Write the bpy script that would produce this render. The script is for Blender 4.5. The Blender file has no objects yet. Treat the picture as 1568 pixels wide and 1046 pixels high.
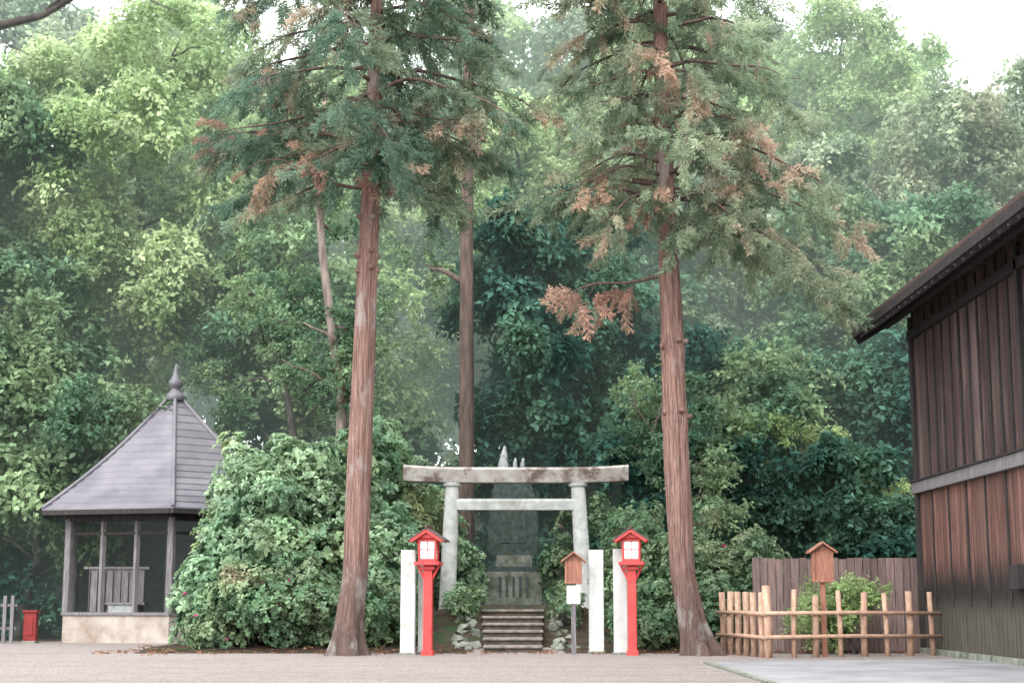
import bpy, bmesh, math, numpy as np
from mathutils import Vector
rng = np.random.default_rng(7)
scene = bpy.context.scene
COL = scene.collection

# ------------------------------------------------------------------ materials
def new_mat(name):
    m = bpy.data.materials.new(name); m.use_nodes = True
    nt = m.node_tree; nt.nodes.clear()
    out = nt.nodes.new('ShaderNodeOutputMaterial')
    return m, nt, out
def N(nt, t, **kw):
    n = nt.nodes.new(t)
    for k, v in kw.items(): setattr(n, k, v)
    return n
def L(nt, a, b): nt.links.new(a, b)
def mixc(nt, fac, a, b, blend='MIX'):
    n = N(nt, 'ShaderNodeMix', data_type='RGBA', blend_type=blend)
    for sock, v in ((n.inputs[0], fac), (n.inputs[6], a), (n.inputs[7], b)):
        if hasattr(v, 'is_linked') or hasattr(v, 'links'): L(nt, v, sock)
        else: sock.default_value = v if not isinstance(v, tuple) or len(v) == 4 else (*v, 1)
    return n.outputs[2]
def mth(nt, op, a, b=None, c=None, clamp=False):
    n = N(nt, 'ShaderNodeMath', operation=op, use_clamp=clamp)
    for i, v in enumerate((a, b, c)):
        if v is None: continue
        if hasattr(v, 'links'): L(nt, v, n.inputs[i])
        else: n.inputs[i].default_value = v
    return n.outputs[0]
def pos(nt):
    return N(nt, 'ShaderNodeNewGeometry').outputs['Position']
def scaled(nt, v, s):
    n = N(nt, 'ShaderNodeVectorMath', operation='MULTIPLY')
    L(nt, v, n.inputs[0]); n.inputs[1].default_value = s
    return n.outputs[0]
def noise(nt, v, scale, detail=3, rough=.55):
    n = N(nt, 'ShaderNodeTexNoise'); L(nt, v, n.inputs['Vector'])
    n.inputs['Scale'].default_value = scale; n.inputs['Detail'].default_value = detail
    n.inputs['Roughness'].default_value = rough
    return n.outputs['Fac']
def ramp(nt, f, lo, hi):
    n = N(nt, 'ShaderNodeMapRange'); L(nt, f, n.inputs[0])
    n.inputs[1].default_value = lo; n.inputs[2].default_value = hi
    return n.outputs[0]

def mute(c, k=.16):
    if c is None: return None
    l = .25*c[0]+.65*c[1]+.10*c[2]
    return (c[0]*(1-k)+l*k, c[1]*(1-k)+l*k, c[2]*(1-k)+l*k*1.08)
def leafmat(name, a, b, acc=None, accth=(.55, .68), nscale=.45, transl=.4, accscale=.5, accrand=0.0, gloss=0.0, k=.16):
    a, b, acc = mute(a, k), mute(b, k), mute(acc, k*.7)
    m, nt, out = new_mat(name)
    p = pos(nt)
    rn = N(nt, 'ShaderNodeAttribute', attribute_name='rnd').outputs['Fac']
    c = mixc(nt, ramp(nt, noise(nt, p, nscale, 0), .36, .64), a, b)
    if acc:
        f_ = noise(nt, p, accscale, 1)
        if accrand: f_ = mth(nt, 'ADD', f_, mth(nt, 'MULTIPLY_ADD', rn, accrand, -accrand/2))
        c = mixc(nt, ramp(nt, f_, accth[0], accth[1]), c, acc)
    at = N(nt, 'ShaderNodeAttribute', attribute_name='tint')
    f = mth(nt, 'MULTIPLY', mth(nt, 'MULTIPLY_ADD', rn, .6, .7),
            mth(nt, 'MULTIPLY_ADD', at.outputs['Fac'], .8, .6))
    comb = N(nt, 'ShaderNodeVectorMath', operation='SCALE'); L(nt, c, comb.inputs[0]); L(nt, f, comb.inputs['Scale'])
    if gloss:
        pb = N(nt, 'ShaderNodeBsdfPrincipled'); L(nt, comb.outputs[0], pb.inputs['Base Color'])
        pb.inputs['Roughness'].default_value = .45; pb.inputs['Specular IOR Level'].default_value = gloss
    else:
        pb = N(nt, 'ShaderNodeBsdfDiffuse'); L(nt, comb.outputs[0], pb.inputs['Color'])
    tr = N(nt, 'ShaderNodeBsdfTranslucent'); L(nt, comb.outputs[0], tr.inputs['Color'])
    mx = N(nt, 'ShaderNodeMixShader'); mx.inputs[0].default_value = transl
    L(nt, pb.outputs[0], mx.inputs[1]); L(nt, tr.outputs[0], mx.inputs[2]); L(nt, mx.outputs[0], out.inputs[0])
    return m

def surfmat(name, a, b, scale=(1, 1, 1), nscale=4, detail=5, lo=.35, hi=.65, rough=.85, bump=.3,
            stain=None, stain_s=.8, stain_rng=(.5, .7), bdist=.02, spec=.3, objrand=0.0):
    m, nt, out = new_mat(name)
    p = scaled(nt, pos(nt), scale)
    nz = noise(nt, p, nscale, detail, .6)
    c = mixc(nt, ramp(nt, nz, lo, hi), a, b)
    if stain:
        c = mixc(nt, ramp(nt, noise(nt, pos(nt), stain_s, 5, .65), *stain_rng), c, stain)
    pb = N(nt, 'ShaderNodeBsdfPrincipled')
    if objrand:
        at = N(nt, 'ShaderNodeAttribute', attribute_name='tint')
        sc = N(nt, 'ShaderNodeVectorMath', operation='SCALE'); L(nt, c, sc.inputs[0])
        L(nt, mth(nt, 'MULTIPLY_ADD', at.outputs['Fac'], objrand, 1-objrand/2), sc.inputs['Scale'])
        c = sc.outputs[0]
    L(nt, c, pb.inputs['Base Color'])
    pb.inputs['Roughness'].default_value = rough; pb.inputs['Specular IOR Level'].default_value = spec
    if bump:
        bp = N(nt, 'ShaderNodeBump'); bp.inputs['Strength'].default_value = bump; bp.inputs['Distance'].default_value = bdist
        L(nt, nz, bp.inputs['Height']); L(nt, bp.outputs[0], pb.inputs['Normal'])
    L(nt, pb.outputs[0], out.inputs[0])
    return m

M = {}
M['stone'] = surfmat('torii_stone', (.36, .37, .36), (.52, .53, .51), nscale=5, stain=(.22, .21, .18), stain_s=1.6, stain_rng=(.52, .74))
M['stone_top'] = surfmat('torii_weathered_stone', (.28, .25, .23), (.44, .42, .39), nscale=3, stain=(.13, .09, .08), stain_s=2.0, stain_rng=(.50, .62))
M['stone_base'] = surfmat('mossy_stone', (.10, .12, .095), (.23, .23, .205), nscale=6, stain=(.06, .075, .04), stain_s=2.5, stain_rng=(.48, .68))
M['stone_dark'] = surfmat('dark_slate', (.03, .045, .045), (.08, .10, .097), nscale=7, stain=(.04, .065, .035), stain_s=2)
M['stone_pale'] = surfmat('pale_stone', (.22, .23, .23), (.36, .37, .37), nscale=7)
M['step'] = surfmat('step_stone', (.13, .105, .095), (.24, .205, .185), nscale=7, stain=(.08, .08, .055), stain_s=3)
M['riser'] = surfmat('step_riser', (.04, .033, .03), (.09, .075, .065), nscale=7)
M['white'] = surfmat('white_painted_concrete', (.40, .41, .40), (.55, .56, .545), nscale=3, scale=(1, 1, .5), bump=.05, rough=.6, stain=(.27, .28, .25), stain_s=2.6, stain_rng=(.54, .80))
M['red'] = surfmat('vermilion_paint', (.42, .035, .035), (.54, .055, .05), nscale=4, bump=.05, rough=.5, stain=(.33, .05, .045), stain_s=4)
M['redbox'] = surfmat('dark_red_paint', (.13, .008, .008), (.19, .013, .012), nscale=4, bump=.05, rough=.5)
M['darkmetal'] = surfmat('dark_roof_metal', (.05, .035, .035), (.10, .055, .05), nscale=4, bump=.05, rough=.5)
M['paper'] = surfmat('white_paper', (.80, .80, .78), (.86, .86, .84), nscale=2, bump=0, rough=.7)
M['wood_sign'] = surfmat('sign_wood', (.20, .085, .06), (.31, .145, .10), scale=(8, 8, 1), nscale=3, rough=.7)
M['wood_grey'] = surfmat('weathered_wood', (.095, .088, .095), (.19, .175, .18), scale=(8, 8, .8), nscale=3)
M['wood_dark'] = surfmat('dark_wood', (.014, .012, .013), (.036, .03, .03), scale=(5, 5, .6), nscale=3)
M['bamboo'] = surfmat('fence_log', (.27, .16, .115), (.41, .275, .20), scale=(3, 3, 1.5), nscale=5, rough=.6, objrand=.35)
M['plank'] = surfmat('fence_plank', (.10, .07, .068), (.20, .14, .132), scale=(10, 10, .7), nscale=3, objrand=.5)
M['roof'] = surfmat('grey_roof_sheet', (.11, .105, .125), (.165, .155, .175), nscale=1.2, rough=.5, bump=.02, objrand=.25, spec=.4)
M['plaster'] = surfmat('plinth_plaster', (.24, .20, .175), (.36, .32, .285), nscale=2, scale=(1, 1, 1), stain=(.18, .12, .09), stain_s=1.3, stain_rng=(.5, .75))
M['concrete'] = surfmat('pavement_concrete', (.18, .18, .195), (.26, .26, .275), nscale=1.2, detail=8, bump=.15, stain=(.145, .145, .155), stain_s=.7)
M['bark'] = surfmat('forest_bark', (.022, .022, .022), (.07, .062, .055), scale=(6, 6, .8), nscale=2, bump=.6)
M['bark_pale'] = surfmat('pale_bark', (.10, .078, .068), (.24, .19, .165), scale=(4, 4, .8), nscale=2, bump=.6)
M['bark_brown'] = surfmat('brown_bark', (.055, .037, .033), (.14, .095, .08), scale=(6, 6, .8), nscale=2, bump=.6)
M['seam'] = surfmat('window_mesh_frame', (.03, .03, .035), (.06, .06, .06), nscale=3, bump=0)

def cedar_bark():
    m, nt, out = new_mat('cedar_bark')
    g = pos(nt)
    s1 = noise(nt, scaled(nt, g, (11, 11, .55)), 2.2, 7, .65)
    s2 = noise(nt, scaled(nt, g, (30, 30, 1.6)), 1.5, 4, .6)
    c = mixc(nt, ramp(nt, s1, .34, .66), (.075, .042, .036), (.25, .15, .125))
    c = mixc(nt, ramp(nt, s2, .55, .75), c, (.35, .265, .235))
    sx = N(nt, 'ShaderNodeSeparateXYZ'); L(nt, g, sx.inputs[0])
    patch = noise(nt, scaled(nt, g, (1.6, 1.6, .6)), 1.6, 5, .6)
    low = mth(nt, 'ADD', ramp(nt, sx.outputs[2], 3.2, 0.2), mth(nt, 'MULTIPLY_ADD', patch, 1.9, -1.05), clamp=True)
    c = mixc(nt, mth(nt, 'MULTIPLY', low, .8), c, (.06, .047, .043))
    c = mixc(nt, mth(nt, 'MULTIPLY', ramp(nt, patch, .55, .66), .65), c, (.29, .265, .25))
    pb = N(nt, 'ShaderNodeBsdfPrincipled'); L(nt, c, pb.inputs['Base Color']); pb.inputs['Roughness'].default_value = .9
    pb.inputs['Specular IOR Level'].default_value = .15
    bp = N(nt, 'ShaderNodeBump'); bp.inputs['Strength'].default_value = .9; bp.inputs['Distance'].default_value = .05
    L(nt, s1, bp.inputs['Height']); L(nt, bp.outputs[0], pb.inputs['Normal'])
    L(nt, pb.outputs[0], out.inputs[0]); return m
M['cedar'] = cedar_bark()

def barn_wall_mat():
    m, nt, out = new_mat('barn_boards')
    g = pos(nt)
    s1 = noise(nt, scaled(nt, g, (9, 9, .5)), 2.2, 6, .62)
    sx = N(nt, 'ShaderNodeSeparateXYZ'); L(nt, g, sx.inputs[0]); z = sx.outputs[2]; y = sx.outputs[1]
    patch = noise(nt, scaled(nt, g, (1, 1, .3)), 1.2, 4, .6)
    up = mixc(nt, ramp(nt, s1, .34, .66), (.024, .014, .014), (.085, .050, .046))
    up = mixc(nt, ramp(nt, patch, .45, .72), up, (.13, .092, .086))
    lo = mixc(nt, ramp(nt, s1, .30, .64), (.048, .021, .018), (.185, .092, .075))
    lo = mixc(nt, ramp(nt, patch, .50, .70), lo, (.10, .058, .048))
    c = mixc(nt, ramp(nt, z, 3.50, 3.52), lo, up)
    bd = mth(nt, 'FLOOR', mth(nt, 'MULTIPLY', y, 4.35))
    wn = N(nt, 'ShaderNodeTexWhiteNoise', noise_dimensions='1D'); L(nt, bd, wn.inputs['W'])
    sc = N(nt, 'ShaderNodeVectorMath', operation='SCALE'); L(nt, c, sc.inputs[0])
    L(nt, mth(nt, 'MULTIPLY_ADD', wn.outputs['Value'], .75, .62), sc.inputs['Scale'])
    c = sc.outputs[0]
    wz = mth(nt, 'ADD', z, mth(nt, 'MULTIPLY_ADD', s1, 1.4, -.7))
    c = mixc(nt, ramp(nt, wz, 2.0, 1.40), c, (.014, .011, .011))
    c = mixc(nt, ramp(nt, wz, 1.22, .85), c, mixc(nt, ramp(nt, s1, .3, .7), (.018, .017, .015), (.11, .096, .078)))
    fr = mth(nt, 'FRACT', mth(nt, 'MULTIPLY', y, 4.35))
    gap = ramp(nt, mth(nt, 'ABSOLUTE', mth(nt, 'SUBTRACT', fr, .5)), .455, .49)
    c = mixc(nt, gap, c, (.008, .007, .007))
    pb = N(nt, 'ShaderNodeBsdfPrincipled'); L(nt, c, pb.inputs['Base Color']); pb.inputs['Roughness'].default_value = .75
    pb.inputs['Specular IOR Level'].default_value = .3
    bp = N(nt, 'ShaderNodeBump'); bp.inputs['Strength'].default_value = .5; bp.inputs['Distance'].default_value = .02
    L(nt, mth(nt, 'SUBTRACT', s1, gap), bp.inputs['Height']); L(nt, bp.outputs[0], pb.inputs['Normal'])
    L(nt, pb.outputs[0], out.inputs[0]); return m
M['barn'] = barn_wall_mat()

def ground_mat():
    m, nt, out = new_mat('gravel_ground')
    g = pos(nt)
    fine = noise(nt, g, 16, 6, .8)
    mid = noise(nt, scaled(nt, g, (.8, .5, 1)), 3.5, 5, .7)
    big = noise(nt, scaled(nt, g, (.25, 1, 1)), .9, 5, .6)
    c = mixc(nt, ramp(nt, fine, .36, .64), (.12, .10, .095), (.42, .37, .36))
    c = mixc(nt, mth(nt, 'MULTIPLY', ramp(nt, mid, .45, .7), .5), c, (.17, .14, .13))
    c = mixc(nt, mth(nt, 'MULTIPLY', ramp(nt, big, .45, .7), .5), c, (.20, .16, .148))
    at = N(nt, 'ShaderNodeAttribute', attribute_name='soil')
    n2 = noise(nt, g, 2.5, 6, .7)
    f = ramp(nt, mth(nt, 'ADD', at.outputs['Fac'], mth(nt, 'MULTIPLY_ADD', n2, .8, -.4)), .4, .6)
    soil = mixc(nt, ramp(nt, n2, .4, .62), (.03, .026, .019), (.08, .055, .04))
    soil = mixc(nt, ramp(nt, noise(nt, g, 1.1, 4), .52, .62), soil, (.03, .055, .025))
    c = mixc(nt, f, c, soil)
    pb = N(nt, 'ShaderNodeBsdfPrincipled'); L(nt, c, pb.inputs['Base Color']); pb.inputs['Roughness'].default_value = .95
    pb.inputs['Specular IOR Level'].default_value = .15
    bp = N(nt, 'ShaderNodeBump'); bp.inputs['Strength'].default_value = .9; bp.inputs['Distance'].default_value = .05
    L(nt, fine, bp.inputs['Height']); L(nt, bp.outputs[0], pb.inputs['Normal'])
    L(nt, pb.outputs[0], out.inputs[0]); return m
M['ground'] = ground_mat()

M['lf_dark'] = leafmat('leaf_evergreen', (.036, .112, .085), (.088, .195, .118))
M['lf_mid'] = leafmat('leaf_mid', (.10, .20, .11), (.215, .32, .15))
M['lf_light'] = leafmat('leaf_light', (.29, .42, .17), (.44, .55, .27), transl=.5)
M['lf_grey'] = leafmat('leaf_greygreen', (.20, .28, .165), (.34, .40, .245), acc=(.33, .28, .21), accth=(.60, .75))
M['lf_bush'] = leafmat('leaf_bush', (.155, .30, .155), (.28, .43, .225), acc=(.36, .42, .18), accth=(.56, .72), nscale=.8, gloss=.4)
M['lf_azalea'] = leafmat('leaf_azalea', (.11, .23, .105), (.21, .30, .14), acc=(.30, .24, .14), accth=(.64, .8), nscale=1.2, gloss=.3)
M['lf_lime'] = leafmat('leaf_lime', (.25, .37, .12), (.36, .47, .19), transl=.5)
M['lf_cedar'] = leafmat('cedar_needles', (.12, .21, .14), (.24, .31, .19), acc=(.40, .28, .20), accth=(.61, .78), accscale=.5, transl=.5, accrand=.24)
M['lf_cedar2'] = leafmat('cedar_needles_rusty', (.18, .26, .155), (.31, .37, .23), acc=(.45, .32, .24), accth=(.58, .76), accscale=.5, transl=.5, accrand=.24)
M['lf_rust'] = leafmat('cedar_needles_dying', (.38, .22, .165), (.45, .33, .22), transl=.5)
M['petal'] = leafmat('azalea_petal', (.6, .06, .25), (.7, .10, .32), k=0)
M['litter'] = leafmat('dead_leaf', (.20, .09, .05), (.32, .17, .10), nscale=5)

# ------------------------------------------------------------------ mesh tools
def empty(name, loc=(0, 0, 0)):
    o = bpy.data.objects.new(name, None); o.location = loc; COL.objects.link(o); return o
def link(o, parent=None):
    COL.objects.link(o)
    if parent is not None: o.parent = parent
    return o
class MB:
    def __init__(s): s.v = []; s.f = []; s.m = []; s.t = []; s.mats = []; s.sm = []
    def mi(s, mat):
        if mat not in s.mats: s.mats.append(mat)
        return s.mats.index(mat)
    def add(s, vs, fs, mat, smooth=False, tint=None):
        o = len(s.v); s.v += [tuple(map(float, v)) for v in vs]; k = s.mi(mat)
        t = rng.random() if tint is None else tint
        for f in fs: s.f.append(tuple(i+o for i in f)); s.m.append(k); s.t.append(t); s.sm.append(smooth)
    def box(s, lo, hi, mat, taper=1.0):
        (x0, y0, z0), (x1, y1, z1) = lo, hi
        x0, x1 = min(x0, x1), max(x0, x1)
        cx, cy = (x0+x1)/2, (y0+y1)/2
        vs = []
        for z in (z0, z1):
            k = taper if z == z1 else 1
            for x, y in ((x0, y0), (x1, y0), (x1, y1), (x0, y1)):
                vs.append([cx+(x-cx)*k, cy+(y-cy)*k, z])
        s.add(vs, [(0, 3, 2, 1), (4, 5, 6, 7), (0, 1, 5, 4), (1, 2, 6, 5), (2, 3, 7, 6), (3, 0, 4, 7)], mat)
    def beam(s, a, b, w, h, mat):
        a, b = Vector(a), Vector(b); d = (b-a).normalized()
        up = Vector((0, 0, 1)) if abs(d.z) < .95 else Vector((1, 0, 0))
        sd = d.cross(up).normalized(); u = sd.cross(d).normalized()
        vs = [p+sd*i*w/2+u*j*h/2 for p in (a, b) for i, j in ((-1, -1), (1, -1), (1, 1), (-1, 1))]
        s.add(vs, [(0, 3, 2, 1), (4, 5, 6, 7), (0, 1, 5, 4), (1, 2, 6, 5), (2, 3, 7, 6), (3, 0, 4, 7)], mat)
    def tube(s, pts, rad, mat, seg=12, flute=0, flare=0, caps=True, ph=0, smooth=True):
        pts = np.array(pts, float); n = len(pts); rad = np.broadcast_to(np.array(rad, float), (n,))
        tan = np.gradient(pts, axis=0); tan /= np.linalg.norm(tan, axis=1)[:, None]+1e-9
        ref = np.array([1., 0, 0]) if abs(tan[0][0]) < .9 else np.array([0, 1., 0])
        vs = []; ang = np.arange(seg)/seg*2*np.pi
        for i in range(n):
            a = ref-tan[i]*ref.dot(tan[i]); a /= np.linalg.norm(a); b = np.cross(tan[i], a); ref = a
            z = pts[i][2]
            r = rad[i]*np.ones(seg)
            if flute: r = r*(1+flute*np.sin(5*ang+ph+.3*z)+flute*.7*np.sin(9*ang+1.7*ph-.25*z)+flute*.5*np.sin(17*ang+.4*z)+flute*.4*np.sin(3*ang+z*1.1))
            if flare:
                e = math.exp(-max(z, 0)/.32); r = r*(1+flare*e*(.55+.45*np.sin(5*ang+ph)+.25*np.sin(8*ang+2*ph)))
            vs += list(pts[i]+np.outer(np.cos(ang)*r, a)+np.outer(np.sin(ang)*r, b))
        fs = [(i*seg+j, i*seg+(j+1) % seg, (i+1)*seg+(j+1) % seg, (i+1)*seg+j) for i in range(n-1) for j in range(seg)]
        s.add(vs, fs, mat, smooth)
        if caps: 
            o = len(s.v)-len(vs); k = s.mi(mat)
            s.f += [tuple(o+j for j in range(seg))[::-1], tuple(o+(n-1)*seg+j for j in range(seg))]
            s.m += [k, k]; s.t += [.5, .5]; s.sm += [False, False]
    def finish(s, name, parent=None, bevel=0):
        me = bpy.data.meshes.new(name); me.from_pydata(s.v, [], s.f)
        for m in s.mats: me.materials.append(m)
        me.polygons.foreach_set('material_index', s.m); me.polygons.foreach_set('use_smooth', s.sm)
        a = me.attributes.new('tint', 'FLOAT', 'FACE'); a.data.foreach_set('value', s.t)
        me.update(); o = link(bpy.data.objects.new(name, me), parent)
        if bevel:
            b = o.modifiers.new('bevel', 'BEVEL'); b.width = bevel; b.segments = 2; b.limit_method = 'ANGLE'; b.angle_limit = .6
        return o

def quads_mesh(name, V, mat, tint, rnd):
    n = len(V); me = bpy.data.meshes.new(name)
    me.vertices.add(n*4); me.vertices.foreach_set('co', np.ascontiguousarray(V.reshape(-1), np.float32))
    me.loops.add(n*4); me.loops.foreach_set('vertex_index', np.arange(n*4, dtype=np.int32))
    me.polygons.add(n); me.polygons.foreach_set('loop_start', np.arange(0, n*4, 4, dtype=np.int32))
    me.polygons.foreach_set('loop_total', np.full(n, 4, dtype=np.int32))
    me.update(calc_edges=True)
    me.materials.append(mat)
    for nm, val in (('tint', tint), ('rnd', rnd)):
        a = me.attributes.new(nm, 'FLOAT', 'FACE'); a.data.foreach_set('value', np.ascontiguousarray(val, np.float32))
    return me
def nrm(v): return v/(np.linalg.norm(v, axis=-1, keepdims=True)+1e-9)

# a "spray" is (leaf quads, tint, material) in a unit frame whose +Z is the growth direction
def leaf_clump(mat, twigs=16, tl=.5, per=7, ll=.12, lw=.05, flat=.6, up=.3, droop=.15, tmin=.35, jit=.9):
    n = twigs*per
    d = nrm(rng.normal(size=(twigs, 3))*[1, 1, flat]+[0, 0, up]); Lk = tl*(.6+.4*rng.random(twigs))
    t = np.tile(np.linspace(tmin, 1, per), twigs); d = np.repeat(d, per, 0); Lk = np.repeat(Lk, per)
    p = d*(Lk*t)[:, None]; p[:, 2] -= droop*(t**2)*Lk
    dr = nrm(d*.6+rng.normal(size=(n, 3))*[jit, jit, jit*.5]+[0, 0, -droop])
    nn = nrm(rng.normal(size=(n, 3))*.45+[0, 0, 1.])
    sd = nrm(np.cross(dr, nn)); nn = np.cross(sd, dr)
    l = (ll*(.7+.6*rng.random(n)))[:, None]; w = l*(lw/ll)
    V = np.stack([p, p+dr*l*.5+sd*w+nn*w*.3, p+dr*l-nn*l*.15, p+dr*l*.5-sd*w+nn*w*.3], 1)
    return (V, rng.random(n), mat)
def rosette_clump(mat, shoots=22, R=.4, per=8, ll=.13, lw=.028):
    n = shoots*per
    d = nrm(rng.normal(size=(shoots, 3))*[1, 1, .7]+[0, 0, .7]); c = d*(R*(.45+.55*rng.random(shoots)))[:, None]
    d = np.repeat(nrm(d+[0, 0, .5]), per, 0); c = np.repeat(c, per, 0)
    r = rng.normal(size=(n, 3)); r = nrm(r-d*(r*d).sum(1)[:, None])
    dr = nrm(r+d*(.15+.5*rng.random(n))[:, None]); sd = nrm(np.cross(dr, d)); nn = np.cross(sd, dr)
    l = (ll*(.7+.5*rng.random(n)))[:, None]; w = l*(lw/ll)
    V = np.stack([c, c+dr*l*.6+sd*w+nn*w*.3, c+dr*l-d*l*.2, c+dr*l*.6-sd*w+nn*w*.3], 1)
    return (V, rng.random(n), mat)
def cedar_tuft(mat, nb=26, L_=.9, bl=.30):
    V = []; T = []
    for i in range(nb):
        t = (i+.5)/nb; a = i*2.4+rng.random()*.5
        st = np.array([.10*math.sin(t*3), .08*t, L_*t])
        dr = np.array([math.cos(a)*.62, math.sin(a)*.62, .85]); dr /= np.linalg.norm(dr)
        bl_ = bl*(1.1-.6*t)*(.7+.5*rng.random()); tt = rng.random()
        for k in range(4):
            p = st+dr*bl_*k/4*1.0
            for s_ in (-1, 1):
                q = nrm(dr*.9+nrm(rng.normal(size=3))*.5)
                sd = nrm(np.cross(q, rng.normal(size=3)))*.012
                ln = .10+.06*rng.random()
                V.append([p-sd, p+q*ln*.6-sd*1.3, p+q*ln, p+q*ln*.5+sd*1.3]); T.append(tt*.6+rng.random()*.4)
    return (np.array(V), np.array(T), mat)

CL = {}
for k in ('dark', 'mid', 'light', 'grey', 'lime'):
    mt = M['lf_'+k]
    if k == 'light' or k == 'lime':
        CL[k] = [leaf_clump(mt, twigs=16, tl=.65, per=6, ll=.14, lw=.046, flat=.3, up=.1, droop=.25) for i in range(4)]
    elif k == 'dark':
        CL[k] = [leaf_clump(mt, twigs=14, tl=.55, per=6, ll=.19, lw=.055, flat=.55, up=.3, droop=.2) for i in range(4)]
    else:
        CL[k] = [leaf_clump(mt, twigs=16, tl=.58, per=6, ll=.16, lw=.052, flat=.6, up=.25, droop=.2) for i in range(4)]
CL['bush'] = [rosette_clump(M['lf_bush'], shoots=18, R=.40, per=7, ll=.17, lw=.038) for i in range(4)]
CL['azalea'] = [rosette_clump(M['lf_azalea'], shoots=26, R=.32, per=6, ll=.09, lw=.026) for i in range(4)]
CL['cedar'] = [cedar_tuft(M['lf_cedar']) for i in range(4)]
CL['cedar2'] = [cedar_tuft(M['lf_cedar2']) for i in range(4)]
CL['rust'] = [cedar_tuft(M['lf_rust']) for i in range(2)]
def foliage(name, sprays, C, Nn, S, parent):
    C = np.asarray(C, float); Nn = nrm(np.asarray(Nn, float)); S = np.asarray(S, float)
    k = rng.integers(0, len(sprays), len(C)); rn = rng.random(len(C))
    r = rng.normal(size=C.shape); t = nrm(r-Nn*(r*Nn).sum(1)[:, None]); b = np.cross(Nn, t)
    VV = []; TT = []; RR = []
    for i, (V, T, mat) in enumerate(sprays):
        sel = np.nonzero(k == i)[0]
        if not len(sel): continue
        Rm = np.stack([t[sel], b[sel], Nn[sel]], 1)*S[sel][:, None, None]
        W = np.einsum('qva,maw->mqvw', V, Rm)+C[sel][:, None, None, :]
        VV.append(W.reshape(-1, 4, 3)); TT.append(np.tile(T, len(sel))); RR.append(np.repeat(rn[sel], len(V)))
    if not VV: return
    link(bpy.data.objects.new(name, quads_mesh(name, np.concatenate(VV), sprays[0][2], np.concatenate(TT), np.concatenate(RR))), parent)

def lobe_points(lobes, dens, size=(.8, 1.3), shell=.55, up=.6, stray=.08, sub=9):
    C = []; Nn = []; S = []
    for (x, y, z, rx, ry, rz) in lobes:
        area = 4*math.pi*((rx*ry+ry*rz+rx*rz)/3)
        n = int(area*dens)
        i = np.arange(sub)+.5; ph = np.arccos(1-2*i/sub); th = i*2.39996+rng.random()*6
        sd = np.stack([np.cos(th)*np.sin(ph), np.sin(th)*np.sin(ph), np.cos(ph)], 1)+rng.normal(size=(sub, 3))*.2
        sc = sd*(.60+.18*rng.random((sub, 1))); sr = .34+.16*rng.random(sub)
        k = rng.integers(0, sub, n); d = nrm(rng.normal(size=(n, 3))+[0, 0, .25])
        r = shell+(1-shell)*rng.random(n)**.6
        r = np.where(rng.random(n) < stray, r*(1.1+.4*rng.random(n)), r)
        q = sc[k]+d*(r*sr[k])[:, None]
        p = q*[rx, ry, rz]+[x, y, z]
        C.append(p); Nn.append(nrm(d*.8+[0, 0, up]+rng.normal(size=(n, 3))*.3)); S.append(size[0]+(size[1]-size[0])*rng.random(n))
    return np.concatenate(C), np.concatenate(Nn), np.concatenate(S)

def gz(x, y):
    x = np.asarray(x, float); y = np.asarray(y, float)
    def ss(a, b, v): t = np.clip((v-a)/(b-a), 0, 1); return t*t*(3-2*t)
    mound = .9*np.exp(-((x-.1)/3.2)**4)*ss(35.3, 39.2, y)*(1-ss(50, 60, y))
    hill = ss(48, 110, y)*9+ss(110, 300, y)*14
    return mound+hill+.10*ss(34.2, 35.5, y)*(x > -8.2)*(x < 5.2)

def curve_pts(a, b, n=8, sag=0.0, wob=.15):
    a, b = np.array(a, float), np.array(b, float); t = np.linspace(0, 1, n)[:, None]
    p = a+(b-a)*t; w = rng.normal(size=(1, 3))*wob
    p = p+w*np.sin(t*math.pi)+rng.normal(size=(n, 3))*wob*.25*np.sin(t*math.pi)
    p[:, 2] += sag*np.sin(t[:, 0]*math.pi)
    return p

def tree(name, x, y, h, R, kind, z0=.35, nl=9, dens=2.2, tr=.22, lean=(0, 0), bark='bark', size=(.9, 1.5), lobes=None, limb=True):
    e = empty(name, (0, 0, 0)); g = float(gz(x, y))
    if lobes is None:
        lobes = []
        for i in range(nl):
            t = (i+.5)/nl; a = i*2.4+rng.random()
            zz = g+h*(z0+(1-z0)*t*.92)
            rr = R*(1-.55*abs(t-.4))*(.35+.45*rng.random())
            k = R*(.40+.2*rng.random())
            lobes.append((x+lean[0]*t+math.cos(a)*rr, y+lean[1]*t+math.sin(a)*rr, zz, k, k, k*(.55+.25*rng.random())))
    b = MB()
    top = (x+lean[0]*.9, y+lean[1]*.9, g+h*.88)
    P = curve_pts((x, y, g-.2), top, 12, wob=.3)
    b.tube(P, np.linspace(tr, tr*.2, 12), M[bark], seg=10)
    if limb:
        for lb in lobes:
            j = int(np.clip(np.searchsorted(P[:, 2], lb[2]-1.6), 2, 10))
            b.tube(curve_pts(P[j], lb[:3], 7, wob=.25), np.linspace(tr*.42, .02, 7), M[bark], seg=6)
            for _ in range(3):
                d = nrm(rng.normal(size=3))*np.array(lb[3:])*.9
                b.tube(curve_pts(lb[:3], np.array(lb[:3])+d, 5, wob=.15), np.linspace(.04, .01, 5), M[bark], seg=5)
    b.finish('trunk_and_limbs', e)
    C, Nn, S = lobe_points(lobes, dens, size)
    foliage('crown', CL[kind], C, Nn, S, e)
    return e

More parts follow.
